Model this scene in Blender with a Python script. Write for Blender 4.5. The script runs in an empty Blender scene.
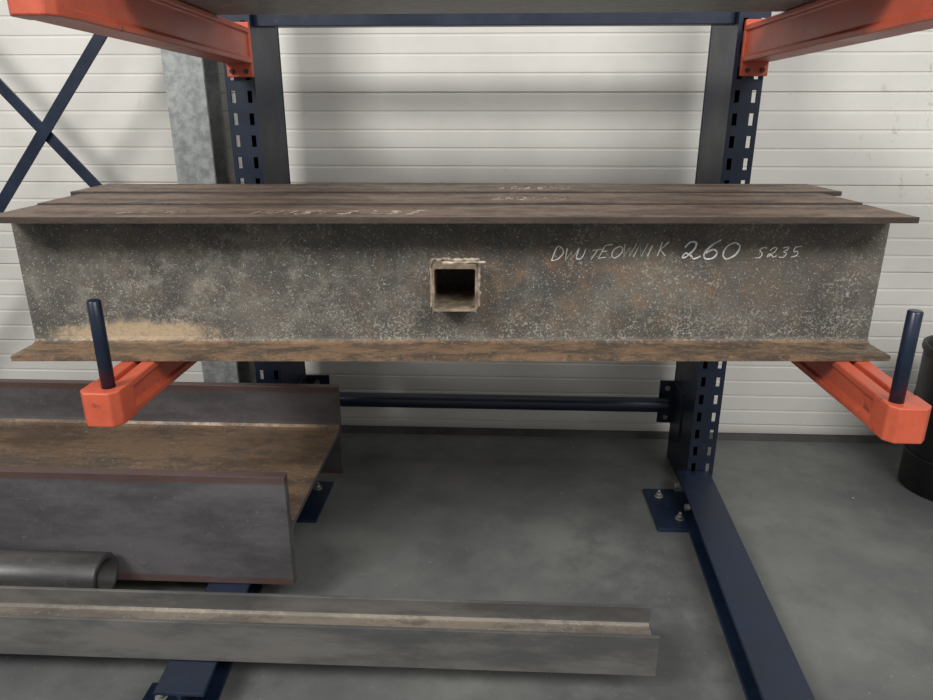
import bpy, bmesh, math, random
from mathutils import Vector, Matrix
random.seed(4)
sc=bpy.context.scene
sc.view_settings.view_transform='Standard'
def lin(c):
    return tuple(((v/255)/12.92 if v/255<=.04045 else ((v/255+.055)/1.055)**2.4) for v in c)+(1,)
COL=bpy.context.collection
# ---------------------------------------------------------------- materials
class NT:
    def __init__(s,name):
        s.m=bpy.data.materials.new(name); s.m.use_nodes=True
        s.t=s.m.node_tree; s.b=s.t.nodes['Principled BSDF']
        s.tc=s.t.nodes.new('ShaderNodeTexCoord').outputs['Object']
    def n(s,k,**a):
        x=s.t.nodes.new(k)
        for i,v in a.items(): setattr(x,i,v)
        return x
    def l(s,a,b): s.t.links.new(a,b)
    def noise(s,scale,detail=4,rough=.55,stretch=None,off=(0,0,0)):
        mp=s.n('ShaderNodeMapping'); s.l(s.tc,mp.inputs[0]); mp.inputs['Location'].default_value=off
        if stretch: mp.inputs['Scale'].default_value=stretch
        x=s.n('ShaderNodeTexNoise'); s.l(mp.outputs[0],x.inputs['Vector'])
        x.inputs['Scale'].default_value=scale; x.inputs['Detail'].default_value=detail; x.inputs['Roughness'].default_value=rough
        return x.outputs[0]
    def ramp(s,f,a,b,lo=0,hi=1):
        r=s.n('ShaderNodeMapRange'); s.l(f,r.inputs[0])
        for i,v in zip((1,2,3,4),(a,b,lo,hi)): r.inputs[i].default_value=v
        r.interpolation_type='SMOOTHSTEP'; return r.outputs[0]
    def math(s,op,a,b):
        r=s.n('ShaderNodeMath',operation=op)
        for i,v in enumerate((a,b)):
            if not isinstance(v,(int,float)): s.l(v,r.inputs[i])
            else: r.inputs[i].default_value=v
        return r.outputs[0]
    def mul(s,*a):
        r=a[0]
        for b in a[1:]: r=s.math('MULTIPLY',r,b)
        return r
    def mix(s,f,a,b):
        r=s.n('ShaderNodeMix',data_type='RGBA')
        for i,v in ((0,f),(6,a),(7,b)):
            if isinstance(v,(int,float,tuple)): r.inputs[i].default_value=v
            else: s.l(v,r.inputs[i])
        return r.outputs[2]
    def xyz(s):
        r=s.n('ShaderNodeSeparateXYZ'); s.l(s.tc,r.inputs[0]); return r.outputs
    def blob(s,c,rad,soft=.5,wob=.4,nscale=20):
        mp=s.n('ShaderNodeMapping'); s.l(s.tc,mp.inputs[0])
        mp.inputs['Location'].default_value=tuple(-a/b for a,b in zip(c,rad)); mp.inputs['Scale'].default_value=tuple(1/b for b in rad)
        v=s.n('ShaderNodeVectorMath',operation='LENGTH'); s.l(mp.outputs[0],v.inputs[0])
        d=s.math('ADD',v.outputs['Value'],s.math('MULTIPLY',s.math('SUBTRACT',s.noise(nscale,5,.7),.5),wob*4))
        return s.ramp(d,1-soft,1+soft,1,0)
    def out(s,col,rough=.6,metal=0,bump=None,bs=.2,bd=.002,spec=None):
        if isinstance(col,tuple): s.b.inputs['Base Color'].default_value=col
        else: s.l(col,s.b.inputs['Base Color'])
        if isinstance(rough,(int,float)): s.b.inputs['Roughness'].default_value=rough
        else: s.l(rough,s.b.inputs['Roughness'])
        s.b.inputs['Metallic'].default_value=metal
        if spec is not None: s.b.inputs['Specular IOR Level'].default_value=spec
        if bump is not None:
            bp=s.n('ShaderNodeBump'); bp.inputs['Strength'].default_value=bs; bp.inputs['Distance'].default_value=bd
            s.l(bump,bp.inputs['Height']); s.l(bp.outputs[0],s.b.inputs['Normal'])
        return s.m

def m_beam(H):
    s=NT('rusty_mill_steel')
    x,y,z=s.xyz()
    n2=s.noise(28,6,.65,off=(3,1,2))
    c=s.mix(s.ramp(s.noise(6,8,.7),.38,.6),lin((74,71,67)),lin((106,101,92)))
    c=s.mix(s.mul(s.ramp(s.noise(8,8,.8,off=(5,5,5)),.5,.6),.6),c,lin((66,64,62)))
    c=s.mix(s.mul(s.ramp(s.noise(3,6,.7,off=(1,9,5)),.48,.62),.5),c,lin((74,71,68)))
    c=s.mix(s.mul(s.ramp(s.noise(18,7,.75,off=(2,6,4)),.5,.66),.4),c,lin((106,92,74)))
    # rust field right of centre and faint streaks
    c=s.mix(s.mul(s.ramp(s.noise(22,7,.75,off=(3,1,2)),.46,.62),s.blob((.24,.08,.12),(.32,.3,.08),.7,.5,12),.42),c,lin((132,100,68)))
    c=s.mix(s.mul(s.ramp(s.noise(14,6,.7,stretch=(1.6,1,.25),off=(8,0,0)),.58,.72),.25),c,lin((118,98,76)))
    # whitish corrosion scale
    g=s.ramp(s.noise(140,5,.75,off=(4,4,1)),.5,.62)
    cl=s.ramp(s.noise(7,7,.78,off=(9,2,1)),.5,.62)
    c=s.mix(s.mul(g,cl,.65),c,lin((180,176,163)))
    low=s.ramp(z,.02,.14,1,0)
    c=s.mix(s.mul(s.ramp(s.noise(190,4,.7,off=(1,1,7)),.5,.62),s.ramp(s.noise(12,7,.75,off=(6,6,1)),.42,.6),low,.6),c,lin((186,182,168)))
    c=s.mix(s.mul(s.ramp(s.noise(30,7,.8,off=(7,1,7)),.48,.62),s.blob((-.48,.08,.13),(.3,.3,.1),.7,.5,8),.5),c,lin((146,142,131)))
    c=s.mix(s.mul(s.ramp(s.noise(360,2,.5,off=(1,3,3)),.63,.7),.55),c,lin((200,196,184)))
    c=s.mix(s.mul(s.blob((-.60,.08,.026),(.145,.3,.026),.4,.45,30),s.ramp(s.noise(90,5,.7,off=(3,3,9)),.3,.55,.6,1)),c,lin((180,158,130)))
    fl=s.ramp(z,.012,.02,1,0)
    rust=s.mix(s.ramp(s.noise(26,8,.78,stretch=(.35,1,1)),.42,.58),lin((78,65,54)),lin((132,104,78)))
    rust=s.mix(s.mul(s.ramp(s.noise(90,5,.75),.56,.66),.5),rust,lin((168,150,126)))
    c=s.mix(s.mul(fl,.9),c,rust)
    ft=s.ramp(z,H-.0105,H-.0095)
    top=s.mix(s.ramp(s.noise(14,8,.78,stretch=(.25,1,1)),.4,.6),lin((80,66,56)),lin((126,106,90)))
    top=s.mix(s.mul(s.ramp(s.noise(70,6,.8,stretch=(.4,1,1)),.56,.66),.4),top,lin((152,134,118)))
    rim=s.math('MAXIMUM',s.ramp(y,.002,.005,1,0),s.ramp(y,.162,.165))
    top=s.mix(s.mul(rim,.8),top,lin((46,36,32)))
    c=s.mix(ft,c,top)
    return s.out(c,s.ramp(n2,.3,.7,.42,.68),.08,s.math('ADD',n2,g),.45,.0014)
def m_plain(name,c1,c2,scale=8,rough=.5,metal=0,stretch=None,scratch=None,sc_amt=.5,bump=.15,specks=None):
    s=NT(name); n=s.noise(scale,7,.68,stretch)
    c=s.mix(s.ramp(n,.36,.64),lin(c1),lin(c2))
    if scratch:
        k=s.mul(s.ramp(s.noise(35,6,.75,off=(4,2,0)),.58,.7),sc_amt); c=s.mix(k,c,lin(scratch))
    return s.out(c,s.ramp(n,.2,.8,max(rough-.1,.05),rough+.12),metal,s.noise(90,4,.6),bump,.001)
M_blue=m_plain('navy_powder_coat',(17,28,46),(24,37,58),5,.36,0,scratch=(70,80,92),sc_amt=.3,bump=.05)
M_orange=m_plain('orange_powder_coat',(180,78,54),(202,94,66),6,.42,0,scratch=(112,56,42),sc_amt=.8,bump=.05)
M_dark=m_plain('dark_plastic',(14,14,15),(24,24,26),9,.45)
M_galv=m_plain('galvanized_steel',(138,141,140),(172,175,173),30,.5,.3,bump=.05)
M_bolt=m_plain('zinc_bolt',(120,120,116),(165,163,158),30,.4,.4)
M_pipe=m_plain('pipe_steel',(70,69,70),(98,95,92),12,.4,.4,stretch=(.2,1,1),scratch=(130,112,96))
M_tube=m_plain('tube_steel',(104,92,78),(160,142,120),30,.5,.15,scratch=(215,205,190),sc_amt=.7,bump=.4)
M_weld=m_plain('weld_bead',(130,114,98),(215,202,186),60,.6,.1,bump=.8)
M_paint=NT('white_marker_paint').out(lin((222,222,218)),.7)
def m_faint():
    s=NT('worn_chalk'); return s.out(s.mix(s.ramp(s.noise(60,4,.7),.4,.58),lin((105,92,82)),lin((180,166,154))),.8)
M_faint=m_faint()

def m_flange(name,zc,half,face,rustc):
    s=NT(name); x,y,z=s.xyz()
    d=s.math('ABSOLUTE',s.math('SUBTRACT',z,zc),0)
    d=s.math('ADD',d,s.math('MULTIPLY',s.math('SUBTRACT',s.noise(14,5,.7,stretch=(.3,1,1)),.5),half*.12))
    e=s.ramp(d,half*.84,half*.9)
    c=s.mix(s.ramp(s.noise(4,8,.72,stretch=(.5,1,1.5)),.38,.62),lin(face[0]),lin(face[1]))
    c=s.mix(s.mul(s.ramp(s.noise(9,8,.8,off=(2,2,2)),.54,.64),.4),c,lin((74,70,70)))
    c=s.mix(s.mul(s.ramp(s.noise(60,5,.7),.6,.7),.3),c,lin((150,142,132)))
    c=s.mix(s.mul(e,.65),c,lin(rustc))
    return s.out(c,.42,.25,s.noise(60,5,.6),.15,.001)
M_bigfl=m_flange('big_flange_steel',.238,.15,((82,80,82),(106,103,105)),(96,66,58))
def m_web(name,a,b,c3):
    s=NT(name)
    c=s.mix(s.ramp(s.noise(5,8,.75,stretch=(.5,1.6,1)),.4,.58),lin(a),lin(b))
    c=s.mix(s.ramp(s.noise(9,8,.8,stretch=(.6,1.3,1),off=(3,3,3)),.5,.6,0,.75),c,lin(c3))
    c=s.mix(s.mul(s.ramp(s.noise(100,4,.65),.56,.66),s.ramp(s.noise(6,6,.7,off=(1,5,1)),.4,.6),.5),c,lin((182,168,146)))
    return s.out(c,s.ramp(s.noise(9,8,.8,off=(3,3,3)),.4,.6,.55,.35),.25,s.noise(60,6,.75),.4,.002)
M_bigweb=m_web('rusted_web',(98,80,64),(136,112,88),(88,80,74))
M_smfl=m_plain('small_beam_steel',(88,88,87),(118,115,111),14,.38,.3,stretch=(.25,1,1),scratch=(130,112,98))
M_smweb=m_web('small_beam_web',(112,104,96),(140,130,118),(98,92,86))

def m_floor():
    s=NT('polished_concrete')
    c=s.mix(s.ramp(s.noise(1.6,8,.62),.34,.66),lin((88,90,90)),lin((116,117,114)))
    c=s.mix(s.ramp(s.noise(4,7,.66),.46,.7,0,.45),c,lin((74,76,77)))
    c=s.mix(s.mul(s.ramp(s.noise(3,7,.7,off=(4,1,0)),.52,.7),.35),c,lin((136,136,131)))
    c=s.mix(s.mul(s.ramp(s.noise(1.7,8,.72,off=(1,7,0)),.52,.64),.4),c,lin((64,65,66)))
    c=s.mix(s.mul(s.ramp(s.noise(9,8,.8,stretch=(.2,1.2,1),off=(2,2,0)),.6,.68),.25),c,lin((142,142,136)))
    c=s.mix(s.mul(s.ramp(s.noise(60,4,.7),.65,.7),.45),c,lin((164,160,152)))
    return s.out(c,s.ramp(s.noise(5,8,.7),.3,.7,.33,.58),0,s.noise(40,6),.08,.002,.45)
def m_wall():
    s=NT('cream_sandwich_panel')
    c=s.mix(s.ramp(s.noise(2,6,.6),.3,.7),lin((214,211,204)),lin((229,226,219)))
    k=s.mul(s.ramp(s.noise(14,8,.8,stretch=(1,1,.5)),.56,.62),s.blob((1.42,2.5,1.14),(.20,1,.22),.5,.3,6))
    c=s.mix(s.mul(k,.6),c,lin((150,136,118)))
    c=s.mix(s.mul(s.ramp(s.noise(5,9,.82,stretch=(1,1,.4),off=(3,0,8)),.6,.66),.18),c,lin((150,140,124)))
    c=s.mix(s.mul(s.ramp(s.noise(70,4,.7),.66,.72),.3),c,lin((165,156,142)))
    x,y,z=s.xyz()
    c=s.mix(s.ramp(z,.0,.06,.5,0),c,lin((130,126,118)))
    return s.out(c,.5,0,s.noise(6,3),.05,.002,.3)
M_floor=m_floor(); M_wall=m_wall()
# ---------------------------------------------------------------- mesh helpers
def obj(name,bm,mat,parent=None,loc=(0,0,0),rot=0,bevel=0,smooth=False):
    bmesh.ops.recalc_face_normals(bm,faces=bm.faces)
    me=bpy.data.meshes.new(name); bm.to_mesh(me); bm.free()
    mats=mat if isinstance(mat,list) else [mat]
    for m in mats: me.materials.append(m)
    o=bpy.data.objects.new(name,me); COL.objects.link(o); o.location=loc; o.rotation_euler=(0,0,rot)
    if parent: o.parent=parent
    if smooth:
        for p in me.polygons: p.use_smooth=True
    if bevel:
        b=o.modifiers.new('bev','BEVEL'); b.width=bevel; b.segments=2; b.limit_method='ANGLE'; b.angle_limit=math.radians(40)
    return o
def prism(bm,prof,a,b,axis='X',mi=0,end=None):
    def P(t,p): return {'X':(t,p[0],p[1]),'Y':(p[0],t,p[1]),'Z':(p[0],p[1],t)}[axis]
    e=end or prof
    A=[bm.verts.new(P(a,p)) for p in prof]; B=[bm.verts.new(P(b,p)) for p in e]
    n=len(prof); fs=[]
    for i in range(n): fs.append(bm.faces.new((A[i],A[(i+1)%n],B[(i+1)%n],B[i])))
    fs.append(bm.faces.new(A)); fs.append(bm.faces.new(B[::-1]))
    for f in fs: f.material_index=mi
    return fs
def box(bm,x0,x1,y0,y1,z0,z1,mi=0):
    return prism(bm,[(x0,y0),(x1,y0),(x1,y1),(x0,y1)],z0,z1,'Z',mi)
def iprof(b,h,tw,tf,r=0.008,x0=0,z0=0,n=4):
    w=b/2; q=[]
    def arc(cx,cz,a0,a1):
        return [(cx+r*math.cos(math.radians(a0+(a1-a0)*i/n)),cz+r*math.sin(math.radians(a0+(a1-a0)*i/n))) for i in range(n+1)]
    q+=[(-w,0),(w,0),(w,tf)]
    q+=arc(tw/2+r,tf+r,270,180)
    q+=arc(tw/2+r,h-tf-r,180,90)
    q+=[(w,h-tf),(w,h),(-w,h),(-w,h-tf)]
    q+=arc(-tw/2-r,h-tf-r,90,0)
    q+=arc(-tw/2-r,tf+r,0,-90)
    q+=[(-w,tf)]
    return [(x0+w+p[0],z0+p[1]) for p in q]
def lathe(bm,prof,seg=40,c=(0,0),mi=0):
    rings=[[bm.verts.new((c[0]+r*math.cos(2*math.pi*i/seg),c[1]+r*math.sin(2*math.pi*i/seg),z)) for i in range(seg)] for r,z in prof]
    for a,b in zip(rings,rings[1:]):
        for i in range(seg):
            f=bm.faces.new((a[i],a[(i+1)%seg],b[(i+1)%seg],b[i])); f.material_index=mi; f.smooth=True
    return rings
def cyl(bm,c,r,z0,z1,seg=20,mi=0,ch=.002):
    rr=lathe(bm,[(r,z0),(r,z1-ch),(r-ch,z1)],seg,c,mi)
    for ring in (rr[0],rr[-1]): bm.faces.new(ring).material_index=mi
def hexbolt(bm,x,y,z,r=.012,mi=0):
    cyl(bm,(x,y),r*1.4,z,z+.003,16,mi,.0008); cyl(bm,(x,y),r,z+.003,z+.013,6,mi,.002); cyl(bm,(x,y),r*.5,z+.013,z+.022,12,mi,.001)
def empty(name,loc=(0,0,0)):
    e=bpy.data.objects.new(name,None); COL.objects.link(e); e.location=loc; return e
YAW=math.radians(2.6)
R=Matrix.Rotation(YAW,3,'Z')
def W(x,d,z): return R@Vector((x,d,z))
# ---------------------------------------------------------------- room
bm=bmesh.new(); z=0.0; i=0
rows=[]
while z<3.2:
    g=.007 if i%5==0 else .0022
    rows+=[(0,z),(0,z+.050),(g,z+.0525),(g,z+.0575),(0,z+.060)] ; z+=.060; i+=1
pts=[(2.5+p[0],p[1]) for p in rows]
pts=[p for j,p in enumerate(pts) if j==0 or p[1]-pts[j-1][1]>1e-6]
A=[bm.verts.new((-5,p[0],p[1])) for p in pts]; B=[bm.verts.new((5,p[0],p[1])) for p in pts]
for a in range(len(pts)-1): bm.faces.new((A[a],B[a],B[a+1],A[a+1]))
TA=bm.verts.new((-5,2.6,pts[-1][1])); TB=bm.verts.new((5,2.6,pts[-1][1])); BA=bm.verts.new((-5,2.6,0)); BB=bm.verts.new((5,2.6,0))
bm.faces.new((A[-1],B[-1],TB,TA)); bm.faces.new((TA,TB,BB,BA))
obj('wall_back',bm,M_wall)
bm=bmesh.new(); box(bm,-5,5,-3.5,2.6,-.06,0); obj('floor',bm,M_floor)
bm=bmesh.new(); prism(bm,[(2.475,0),(2.4985,0),(2.4985,.022),(2.49,.022)],-5,5); obj('baseboard_back',bm,m_plain('dark_sill',(52,52,50),(74,73,70),9,.7))
# ---------------------------------------------------------------- main beams
def beam(name,x0,x1,d,hole=None,h=.26,yaw=0):
    L=x1-x0; bm=bmesh.new(); b=.168;tw=.009;tf=.010
    p=iprof(b,h,tw,tf,.012)
    if not hole: prism(bm,p,-L/2,L/2)
    else:
        cx,cz,s=hole; cx-=(x0+x1)/2; zl=cz-s/2; zh=cz+s/2
        prism(bm,p,-L/2,cx-s/2); prism(bm,p,cx+s/2,L/2)
        lo=[q for q in p if q[1]<h/2]; hi=[q for q in p if q[1]>=h/2]
        m=b/2
        lo_r=[q for q in lo if q[0]>=m]; lo_l=[q for q in lo if q[0]<m]
        first=[q for q in lo_l if p.index(q)==0]; rest=[q for q in lo_l if p.index(q)!=0]
        prism(bm,first+lo_r+[(m+tw/2,zl),(m-tw/2,zl)]+rest,cx-s/2,cx+s/2)
        hi_r=[q for q in hi if q[0]>=m]; hi_l=[q for q in hi if q[0]<m]
        prism(bm,[(m+tw/2,zh)]+hi_r+hi_l+[(m-tw/2,zh)],cx-s/2,cx+s/2)
    bmesh.ops.remove_doubles(bm,verts=bm.verts,dist=1e-5)
    return obj(name,bm,m_beam(h),None,W((x0+x1)/2,d,.771),YAW+yaw,bevel=0 if hole else .0015)
BX0,BX1=-.822,.765
H1,H2,H3=.258,.2605,.2625
b1=beam('steel_h_beam',BX0,BX1,1.19,hole=(-.021,.127,.084),h=H1)
b2=beam('steel_h_beam',-.825,.765,1.3655,h=H2,yaw=.004)
b3=beam('steel_h_beam',-.86,.815,1.547,h=H3)
cxm=(BX0+BX1)/2
bm=bmesh.new(); s=.0415; t=.005
def rr(h,r,n=4):
    q=[]
    for (sx,sz,a0) in ((1,-1,-90),(1,1,0),(-1,1,90),(-1,-1,180)):
        for i in range(n+1):
            a=math.radians(a0+90*i/n); q.append((sx*(h-r)+r*math.cos(a),sz*(h-r)+r*math.sin(a)))
    return q
o=rr(s,.008); n_=rr(s-t,.004); y0,y1=.028,.165
rings=[[bm.verts.new((p[0],y,p[1])) for p in pr] for pr,y in ((o,y0),(o,y1),(n_,y1),(n_,y0))]
for k in range(4):
    a=rings[k];b=rings[(k+1)%4]
    for i in range(len(a)): bm.faces.new((a[i],a[(i+1)%len(a)],b[(i+1)%len(a)],b[i]))
obj('square_tube_stub',bm,M_tube,b1,(-.021-cxm,0,.127),0)
def curve(name,strokes,mat,parent,bev,loc=(0,0,0),cyc=False,res=2):
    cu=bpy.data.curves.new(name,'CURVE'); cu.dimensions='3D'; cu.bevel_depth=bev; cu.bevel_resolution=res
    for st in strokes:
        sp=cu.splines.new('POLY'); sp.points.add(len(st)-1)
        for p,q in zip(sp.points,st): p.co=(*q,1); p.radius=random.uniform(.6,1.25)
        sp.use_cyclic_u=cyc
    cu.materials.append(mat); ob=bpy.data.objects.new(name,cu); COL.objects.link(ob); ob.parent=parent; ob.location=loc; return ob
wl=[]
for side in range(4):
    for i in range(14):
        u=-1+2*i/14; a=[(u,-1),(1,u),(-u,1),(-1,-u)][side]
        wl.append((a[0]*(s+.002)+random.uniform(-.0015,.0015),.079+random.uniform(-.001,.001),a[1]*(s+.002)+random.uniform(-.0015,.0015)))
curve('weld_seam',[wl],M_weld,b1,.0035,(-.021-cxm,0,.127),True)
wl2=[(-.035+.07*i/10+random.uniform(-.001,.001)+.012,.05+random.uniform(-.002,.002),s+.0015+random.uniform(-.001,.0015)) for i in range(12)]
curve('weld_spatter',[wl2],M_weld,b1,.0028,(-.021-cxm,0,.127))
# handwriting
F={'D':[[(0,0),(.1,1),(.6,.85),(.8,.5),(.5,.1),(0,0)]],
'W':[[(0,1),(.15,0),(.45,.7),(.6,0),(.95,1)]],'M':[[(0,0),(.15,1),(.45,.3),(.75,1),(.85,0)]],
'U':[[(.05,1),(.05,.2),(.3,0),(.6,.2),(.65,1)]],
'T':[[(.35,0),(.4,1)],[(0,.95),(.8,1.05)]],'E':[[(.7,1),(.1,.95),(0,0),(.65,.05)],[(.05,.5),(.5,.52)]],
'O':[[(.4,.95),(.05,.7),(.05,.25),(.35,0),(.7,.3),(.7,.75),(.4,.95)]],
'C':[[(.7,.9),(.3,.95),(.05,.5),(.25,.05),(.7,.1)]],
'N':[[(0,0),(.1,1),(.6,0),(.75,1)]],'I':[[(.2,0),(.25,1)]],'K':[[(.05,0),(.1,1)],[(.7,1),(.12,.45),(.75,0)]],
'2':[[(0,.7),(.2,1.0),(.5,.95),(.5,.6),(.2,.15),(0,.1),(.1,.35),(.4,.2),(.6,.0),(.9,.15)]],
'6':[[(.6,1.1),(.25,.8),(.05,.35),(.2,.02),(.55,.05),(.65,.35),(.4,.55),(.1,.35)]],
'0':[[(.45,1),(.1,.8),(.05,.3),(.35,0),(.75,.25),(.8,.75),(.45,1)]],
'3':[[(.05,.9),(.5,1),(.55,.75),(.25,.55),(.6,.35),(.45,.02),(0,.05)]],
'5':[[(.75,1.05),(.2,.95),(.15,.55),(.5,.55),(.55,.15),(.05,0)]],
'S':[[(.65,.95),(.3,1),(.1,.75),(.5,.4),(.4,.05),(0,.05)]]}
def smooth(st):
    if len(st)<4: return st
    out=[]
    for i in range(len(st)-1):
        p0=st[max(i-1,0)];p1=st[i];p2=st[i+1];p3=st[min(i+2,len(st)-1)]
        for k in range(4):
            t=k/4; out.append(tuple(.5*((2*p1[j])+(-p0[j]+p2[j])*t+(2*p0[j]-5*p1[j]+4*p2[j]-p3[j])*t*t+(-p0[j]+3*p1[j]-3*p2[j]+p3[j])*t**3) for j in (0,1)))
    return out+[st[-1]]
def write(name,txt,x0,x1,zb,h,y,mat,parent,bev,slope=0,flat=False,jit=.12,slant=.25):
    st=[]; w=(x1-x0)/len(txt)
    for i,ch in enumerate(txt):
        hh=h*random.uniform(1-jit,1+jit); dz=random.uniform(-.06,.06)*h; sl=slant*random.uniform(.5,1.4); ww=w*random.uniform(.9,1.12)
        for q in F[ch]:
            q=smooth(q) if ch in 'DOC260358SU' else q
            pts=[]
            for a,b in q:
                X=x0+i*w+a*ww+b*w*sl; Z=zb+dz+b*hh+slope*(X-x0)
                pts.append((X-cxm,y,Z) if not flat else (X-cxm,y+b*hh,zb))
            st.append(pts)
    return curve(name,st,mat,parent,bev,res=1)
yw=.0795
z0=-.771
write('marking_text','DWUTEOWNIK',.156,.370,.939+z0,.022,yw-.0003,M_paint,b1,.0011,.04,jit=.2,slant=.35)
write('marking_size','260',.395,.500,.941+z0,.030,yw-.0005,M_paint,b1,.0018,.03,jit=.08)
write('marking_grade','S235',.528,.615,.944+z0,.017,yw-.0003,M_paint,b1,.0011,.03,jit=.2)
write('marking_flange','UNINO',-.62,-.50,H1,.03,.05,M_faint,b1,.0006,flat=True)
write('marking_flange_size','MN5IS235',-.38,-.07,H1,.04,.04,M_faint,b1,.0010,flat=True)
cm=cxm; cxm=(-.825+.765)/2
write('marking_flange','26OIMN',.05,.20,H2,.04,.05,M_faint,b2,.0011,flat=True)
cxm=(-.86+.815)/2
write('marking_flange','S235MO',.07,.24,H3,.05,.05,M_faint,b3,.0012,flat=True)
cxm=cm
# ---------------------------------------------------------------- rack
rack=empty('cantilever_rack')
def column(nm,x0,x1,inn):
    bm=bmesh.new(); y0,y1=2.07,2.335; tf=.007
    for (ya,holes) in ((y0,True),(y1-tf,False)):
        xs=[x0,x0+.012,x0+.025,x1-.025,x1-.012,x1]
        z=0.02; zs=[0.0,.02]
        while z<2.3:
            zs+= [z+.032,z+.060]; z+=.060
        def grid(yy):
            return [[bm.verts.new((x,yy,zz)) for x in xs] for zz in zs]
        G=grid(ya); H=grid(ya+tf)
        nx=len(xs)-1; nz=len(zs)-1
        hole=lambda i,j: holes and i in (1,3) and j>=1 and j%2==1
        for j in range(nz):
            for i in range(nx):
                if hole(i,j):
                    for (a,b) in (((i,j),(i+1,j)),((i+1,j),(i+1,j+1)),((i+1,j+1),(i,j+1)),((i,j+1),(i,j))):
                        bm.faces.new((G[a[1]][a[0]],G[b[1]][b[0]],H[b[1]][b[0]],H[a[1]][a[0]]))
                else:
                    bm.faces.new((G[j][i],G[j][i+1],G[j+1][i+1],G[j+1][i])); bm.faces.new((H[j][i],H[j+1][i],H[j+1][i+1],H[j][i+1]))
        for j in range(nz):
            for i in (0,nx): bm.faces.new((G[j][i],G[j+1][i],H[j+1][i],H[j][i]))
        for i in range(nx):
            for j in (0,nz): bm.faces.new((G[j][i],G[j][i+1],H[j][i+1],H[j][i]))
    xc=(x0+x1)/2
    box(bm,xc-.004,xc+.004,y0+tf,y1-tf,0,zs[-1])
    xe=x1-.006 if inn>0 else x0+.001
    box(bm,xe,xe+.005,y0+tf,y1-tf,0,zs[-1])
    obj(nm,bm,M_blue,rack)
CL=(-.772,-.687); CR=(.629,.712)
column('column_left',*CL,1); column('column_right',*CR,-1)
BH=.087
def base(nm,xt,xr,inn):
    bm=bmesh.new(); p=iprof(.104,BH,.008,.009,.006,-.052,0)
    prism(bm,[(xt+q[0],q[1]) for q in p],1.04 if inn<0 else 1.085,2.068,'Y',0,[(xr+q[0],q[1]) for q in p])
    if inn>0: box(bm,xt-.115,xt-.053,1.06,1.19,0,.008)
    obj(nm,bm,M_blue,rack,bevel=.002)
    a,b=(xr+inn*.052,xr+inn*.155); x0,x1=min(a,b),max(a,b)
    bm=bmesh.new(); box(bm,x0,x1,1.84,2.08,0,.010)
    obj(nm+'_floor_plate',bm,M_blue,rack,bevel=.002)
    bm=bmesh.new()
    hexbolt(bm,(x0+x1)/2+inn*.01,2.03,.010,.010); hexbolt(bm,(x0+x1)/2-inn*.027,1.90,.010,.010)
    if inn>0:
        for dy in (1.10,1.15): hexbolt(bm,xt-.075,dy,.008,.010)
    obj(nm+'_bolts',bm,M_bolt,rack)
    bm=bmesh.new()
    for yy in (1.90,2.03):
        bmesh.ops.create_cone(bm,cap_ends=True,segments=6,radius1=.010,radius2=.010,depth=.014,matrix=Matrix.Translation((xr+inn*.058,yy,.05))@Matrix.Rotation(math.pi/2,4,'Y'))
    obj(nm+'_side_bolts',bm,M_bolt,rack)
base('base_leg_left',-.632,-.70,1); base('base_leg_right',.590,.648,-1)
def arm(nm,xt,xr,ytip,yroot,ztop,ht,hr,pin,hw=.031,plate=.05):
    bm=bmesh.new(); g=.006; q=.007
    def sec(h,hw=hw):
        b=ztop-h; w=hw
        return [(-w,b),(w,b),(w,b+.012),(w-q,b+.016),(w-q,ztop-.016),(w,ztop-.012),(w,ztop),(g,ztop),(g,ztop-.02),(-g,ztop-.02),(-g,ztop),(-w,ztop),(-w,ztop-.012),(-w+q,ztop-.016),(-w+q,b+.016),(-w,b+.012)]
    prism(bm,[(xt+a,c) for a,c in sec(ht)],ytip+.045,yroot,'Y',0,[(xr+a,c) for a,c in sec(hr,hw+.003)])
    n=[(-hw-.002,.058),(-hw-.002,.014),(-hw+.010,0),(hw-.010,0),(hw+.002,.014),(hw+.002,.058)]
    prism(bm,[(xt+a,ytip+b) for a,b in n],ztop-ht-.001,ztop+.001,'Z')
    box(bm,xr-.036,xr+.036,yroot-.004,yroot+.012,ztop-hr-plate,ztop+.015)
    obj(nm,bm,M_orange,rack,bevel=.0025)
    if pin is not None:
        bm=bmesh.new(); cyl(bm,(xt+pin,ytip+.028),.0108,ztop-.03,ztop+.148,24,0,.002)
        obj(nm+'_stop_pin',bm,M_blue,rack)
arm('arm_lower_left',-.642,-.700,1.010,2.056,.770,.058,.10,.008)
arm('arm_lower_right',.637,.680,1.007,2.056,.770,.058,.10,-.014)
arm('arm_upper_left',-.662,-.722,1.05,2.056,1.412,.085,.09,None,hw=.034,plate=.035)
arm('arm_upper_right',.665,.680,1.0,2.056,1.412,.085,.09,None,hw=.034,plate=.035)
bm=bmesh.new()
for zz in (1.395,1.302):
    for xx in (-.742,-.702,.660,.700):
        bmesh.ops.create_cone(bm,cap_ends=True,segments=6,radius1=.006,radius2=.006,depth=.01,matrix=Matrix.Translation((xx,2.048,zz))@Matrix.Rotation(math.pi/2,4,'X'))
obj('arm_bolts',bm,M_blue,rack)
bm=bmesh.new(); seg=24; A=[];B=[]
for i in range(seg):
    a=2*math.pi*i/seg; A.append(bm.verts.new((-.60,2.29+.026*math.cos(a),.222+.026*math.sin(a)))); B.append(bm.verts.new((.60,2.29+.026*math.cos(a),.222+.026*math.sin(a))))
for i in range(seg): bm.faces.new((A[i],A[(i+1)%seg],B[(i+1)%seg],B[i])).smooth=True
obj('tie_tube',bm,M_blue,rack)
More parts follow.
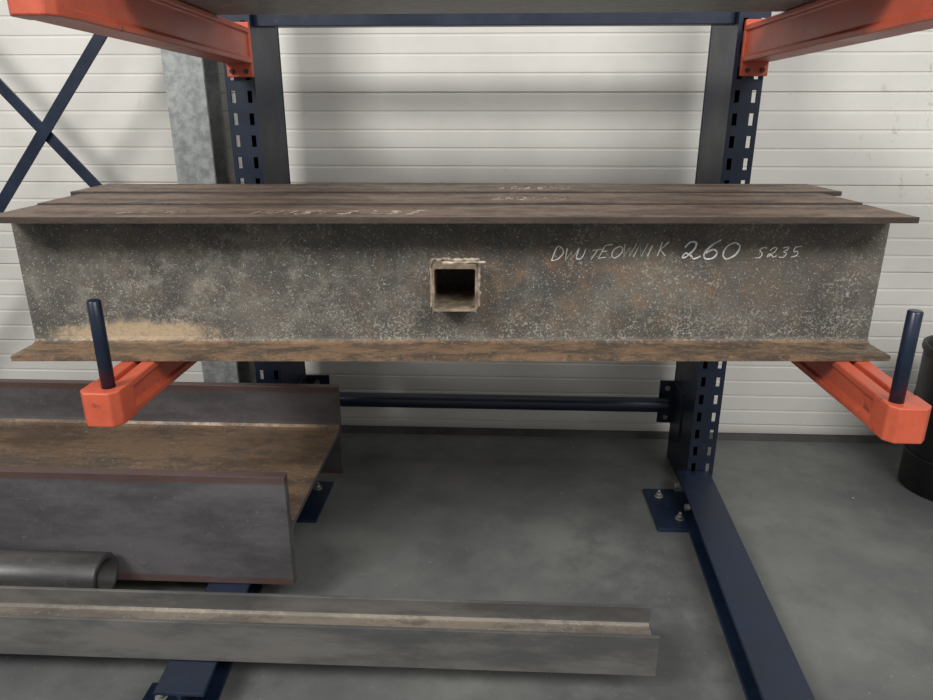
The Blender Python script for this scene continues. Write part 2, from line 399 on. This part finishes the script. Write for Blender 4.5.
for nm,xa,xb in (('tie_bracket_left',-.687,-.600),('tie_bracket_right',.578,.629)):
    bm=bmesh.new(); box(bm,xa,xb,2.322,2.332,.14,.30); box(bm,(xa if xa<0 else xb)-.004,(xa if xa<0 else xb)+.004,2.20,2.33,.14,.30)
    obj(nm,bm,M_blue,rack,bevel=.0015)
    bm=bmesh.new()
    for zz in (.165,.275):
        bmesh.ops.create_cone(bm,cap_ends=True,segments=6,radius1=.009,radius2=.009,depth=.012,matrix=Matrix.Translation(((xa+xb)/2,2.317,zz))@Matrix.Rotation(math.pi/2,4,'X'))
    obj(nm+'_bolts',bm,M_bolt,rack)
bm=bmesh.new(); box(bm,CL[1],CR[0],2.10,2.14,1.420,1.475); obj('upper_tie_beam',bm,M_blue,rack,bevel=.002)
def flat(nm,x0,z0,x1,z1,y,w=.036):
    bm=bmesh.new(); d=Vector((x1-x0,z1-z0)).normalized(); n=Vector((-d.y,d.x))*w/2
    prism(bm,[(x0+n.x,z0+n.y),(x0-n.x,z0-n.y),(x1-n.x,z1-n.y),(x1+n.x,z1+n.y)],y,y+.006,'Y')
    obj(nm,bm,M_blue,rack,bevel=.001)
flat('cross_brace_1',-.80,1.90,-2.1,.345,2.25)
flat('cross_brace_2',-.77,.325,-2.1,1.92,2.262)
column('column_far_left',-2.16,-2.075,1)
bm=bmesh.new(); p=iprof(.13,.13,.008,.01,.01,0,0)
prism(bm,[(-1.080+a,2.365+b) for a,b in p],0,2.9,'Z')
obj('galvanized_column',bm,M_galv,bevel=.001)
bm=bmesh.new(); prism(bm,[(1.25,1.414),(1.80,1.414),(1.80,1.47),(1.792,1.47),(1.792,1.422),(1.258,1.422),(1.258,1.47),(1.25,1.47)],-.80,.765)
obj('galvanized_channel',bm,M_galv,bevel=.002)
# ---------------------------------------------------------------- lying beams
def lying(name,x0,x1,y0,y1,z0,z1,tw,tf,r,mats):
    bm=bmesh.new(); p=iprof(z1-z0,y1-y0,tw,tf,r)
    prof=[(y0+b,z0+a) for a,b in p]
    fs=prism(bm,prof,x0,x1)
    for f in fs:
        c=f.calc_center_median()
        if y0+tf+.001<c.y<y1-tf-.001 and len(f.verts)==4: f.material_index=1
    return obj(name,bm,mats,bevel=.0015)
lying('heavy_h_beam',-3.0,-.492,1.43,2.02,.088,.388,.015,.026,.026,[M_bigfl,M_bigweb])
lying('slim_h_beam',-2.6,.340,1.172,1.272,.088,.187,.006,.008,.010,[M_smfl,M_smweb])
bm=bmesh.new(); seg=40; r=.056; ri=.040
rings=[]
for x,q in ((-2.6,r),(-.930,r),(-.925,r-.005),(-.925,ri),(-2.6,ri)):
    rings.append([bm.verts.new((x,1.371+q*math.cos(2*math.pi*i/seg),.144+q*math.sin(2*math.pi*i/seg))) for i in range(seg)])
for a,b in zip(rings,rings[1:]+rings[:1]):
    for i in range(seg): bm.faces.new((a[i],a[(i+1)%seg],b[(i+1)%seg],b[i])).smooth=True
obj('steel_pipe',bm,M_pipe)
# bin
bm=bmesh.new()
lathe(bm,[(0.0,.0),(.138,.0),(.143,.01),(.15,.44),(.15,.47),(.156,.472),(.158,.48),(.156,.492),(.15,.495),(.142,.49),(.13,.02),(0,.015)],48)
for zz in (.12,.30): lathe(bm,[(.1445+.008*zz/.4,zz),(.150,zz+.006),(.1450+.008*zz/.4,zz+.012)],48)
obj('waste_bin',bm,M_dark,loc=(1.52,2.15,0))
bm=bmesh.new()
for k in range(14):
    x=random.uniform(.0,1.3);y=random.uniform(1.3,2.4);q=random.uniform(.003,.006)
    if .5<x<.75: continue
    bmesh.ops.create_icosphere(bm,subdivisions=1,radius=q,matrix=Matrix.Translation((x,y,q*.35))@Matrix.Diagonal((1,random.uniform(.4,1),.4,1)))
obj('floor_debris',bm,M_faint)
# ---------------------------------------------------------------- camera & light
cam=bpy.data.cameras.new('camera'); co=bpy.data.objects.new('camera',cam); COL.objects.link(co); sc.camera=co
cam.sensor_width=36; cam.lens=36*700/933; cam.clip_start=.02
co.location=(0,0,1.2); co.rotation_euler=(math.radians(90-18.9),0,YAW)
def area(nm,loc,tgt,sx,sy,pw,col):
    l=bpy.data.lights.new(nm,'AREA'); l.shape='RECTANGLE'; l.size=sx; l.size_y=sy; l.energy=pw; l.color=col
    o=bpy.data.objects.new(nm,l); COL.objects.link(o); o.location=loc
    o.rotation_euler=(Vector(tgt)-Vector(loc)).to_track_quat('-Z','Y').to_euler()
area('ceiling_lamp_1',(-2.3,-1.5,3.5),(0.1,2.2,.7),1.4,1.0,140,(1,.99,.97))
area('ceiling_lamp_2',(1.7,-1.4,3.5),(.6,2.2,.7),2.2,1.2,105,(1,.995,.98))
w=bpy.data.worlds.new('world'); sc.world=w; w.use_nodes=True
w.node_tree.nodes['Background'].inputs[0].default_value=(1,1,.99,1); w.node_tree.nodes['Background'].inputs[1].default_value=.37
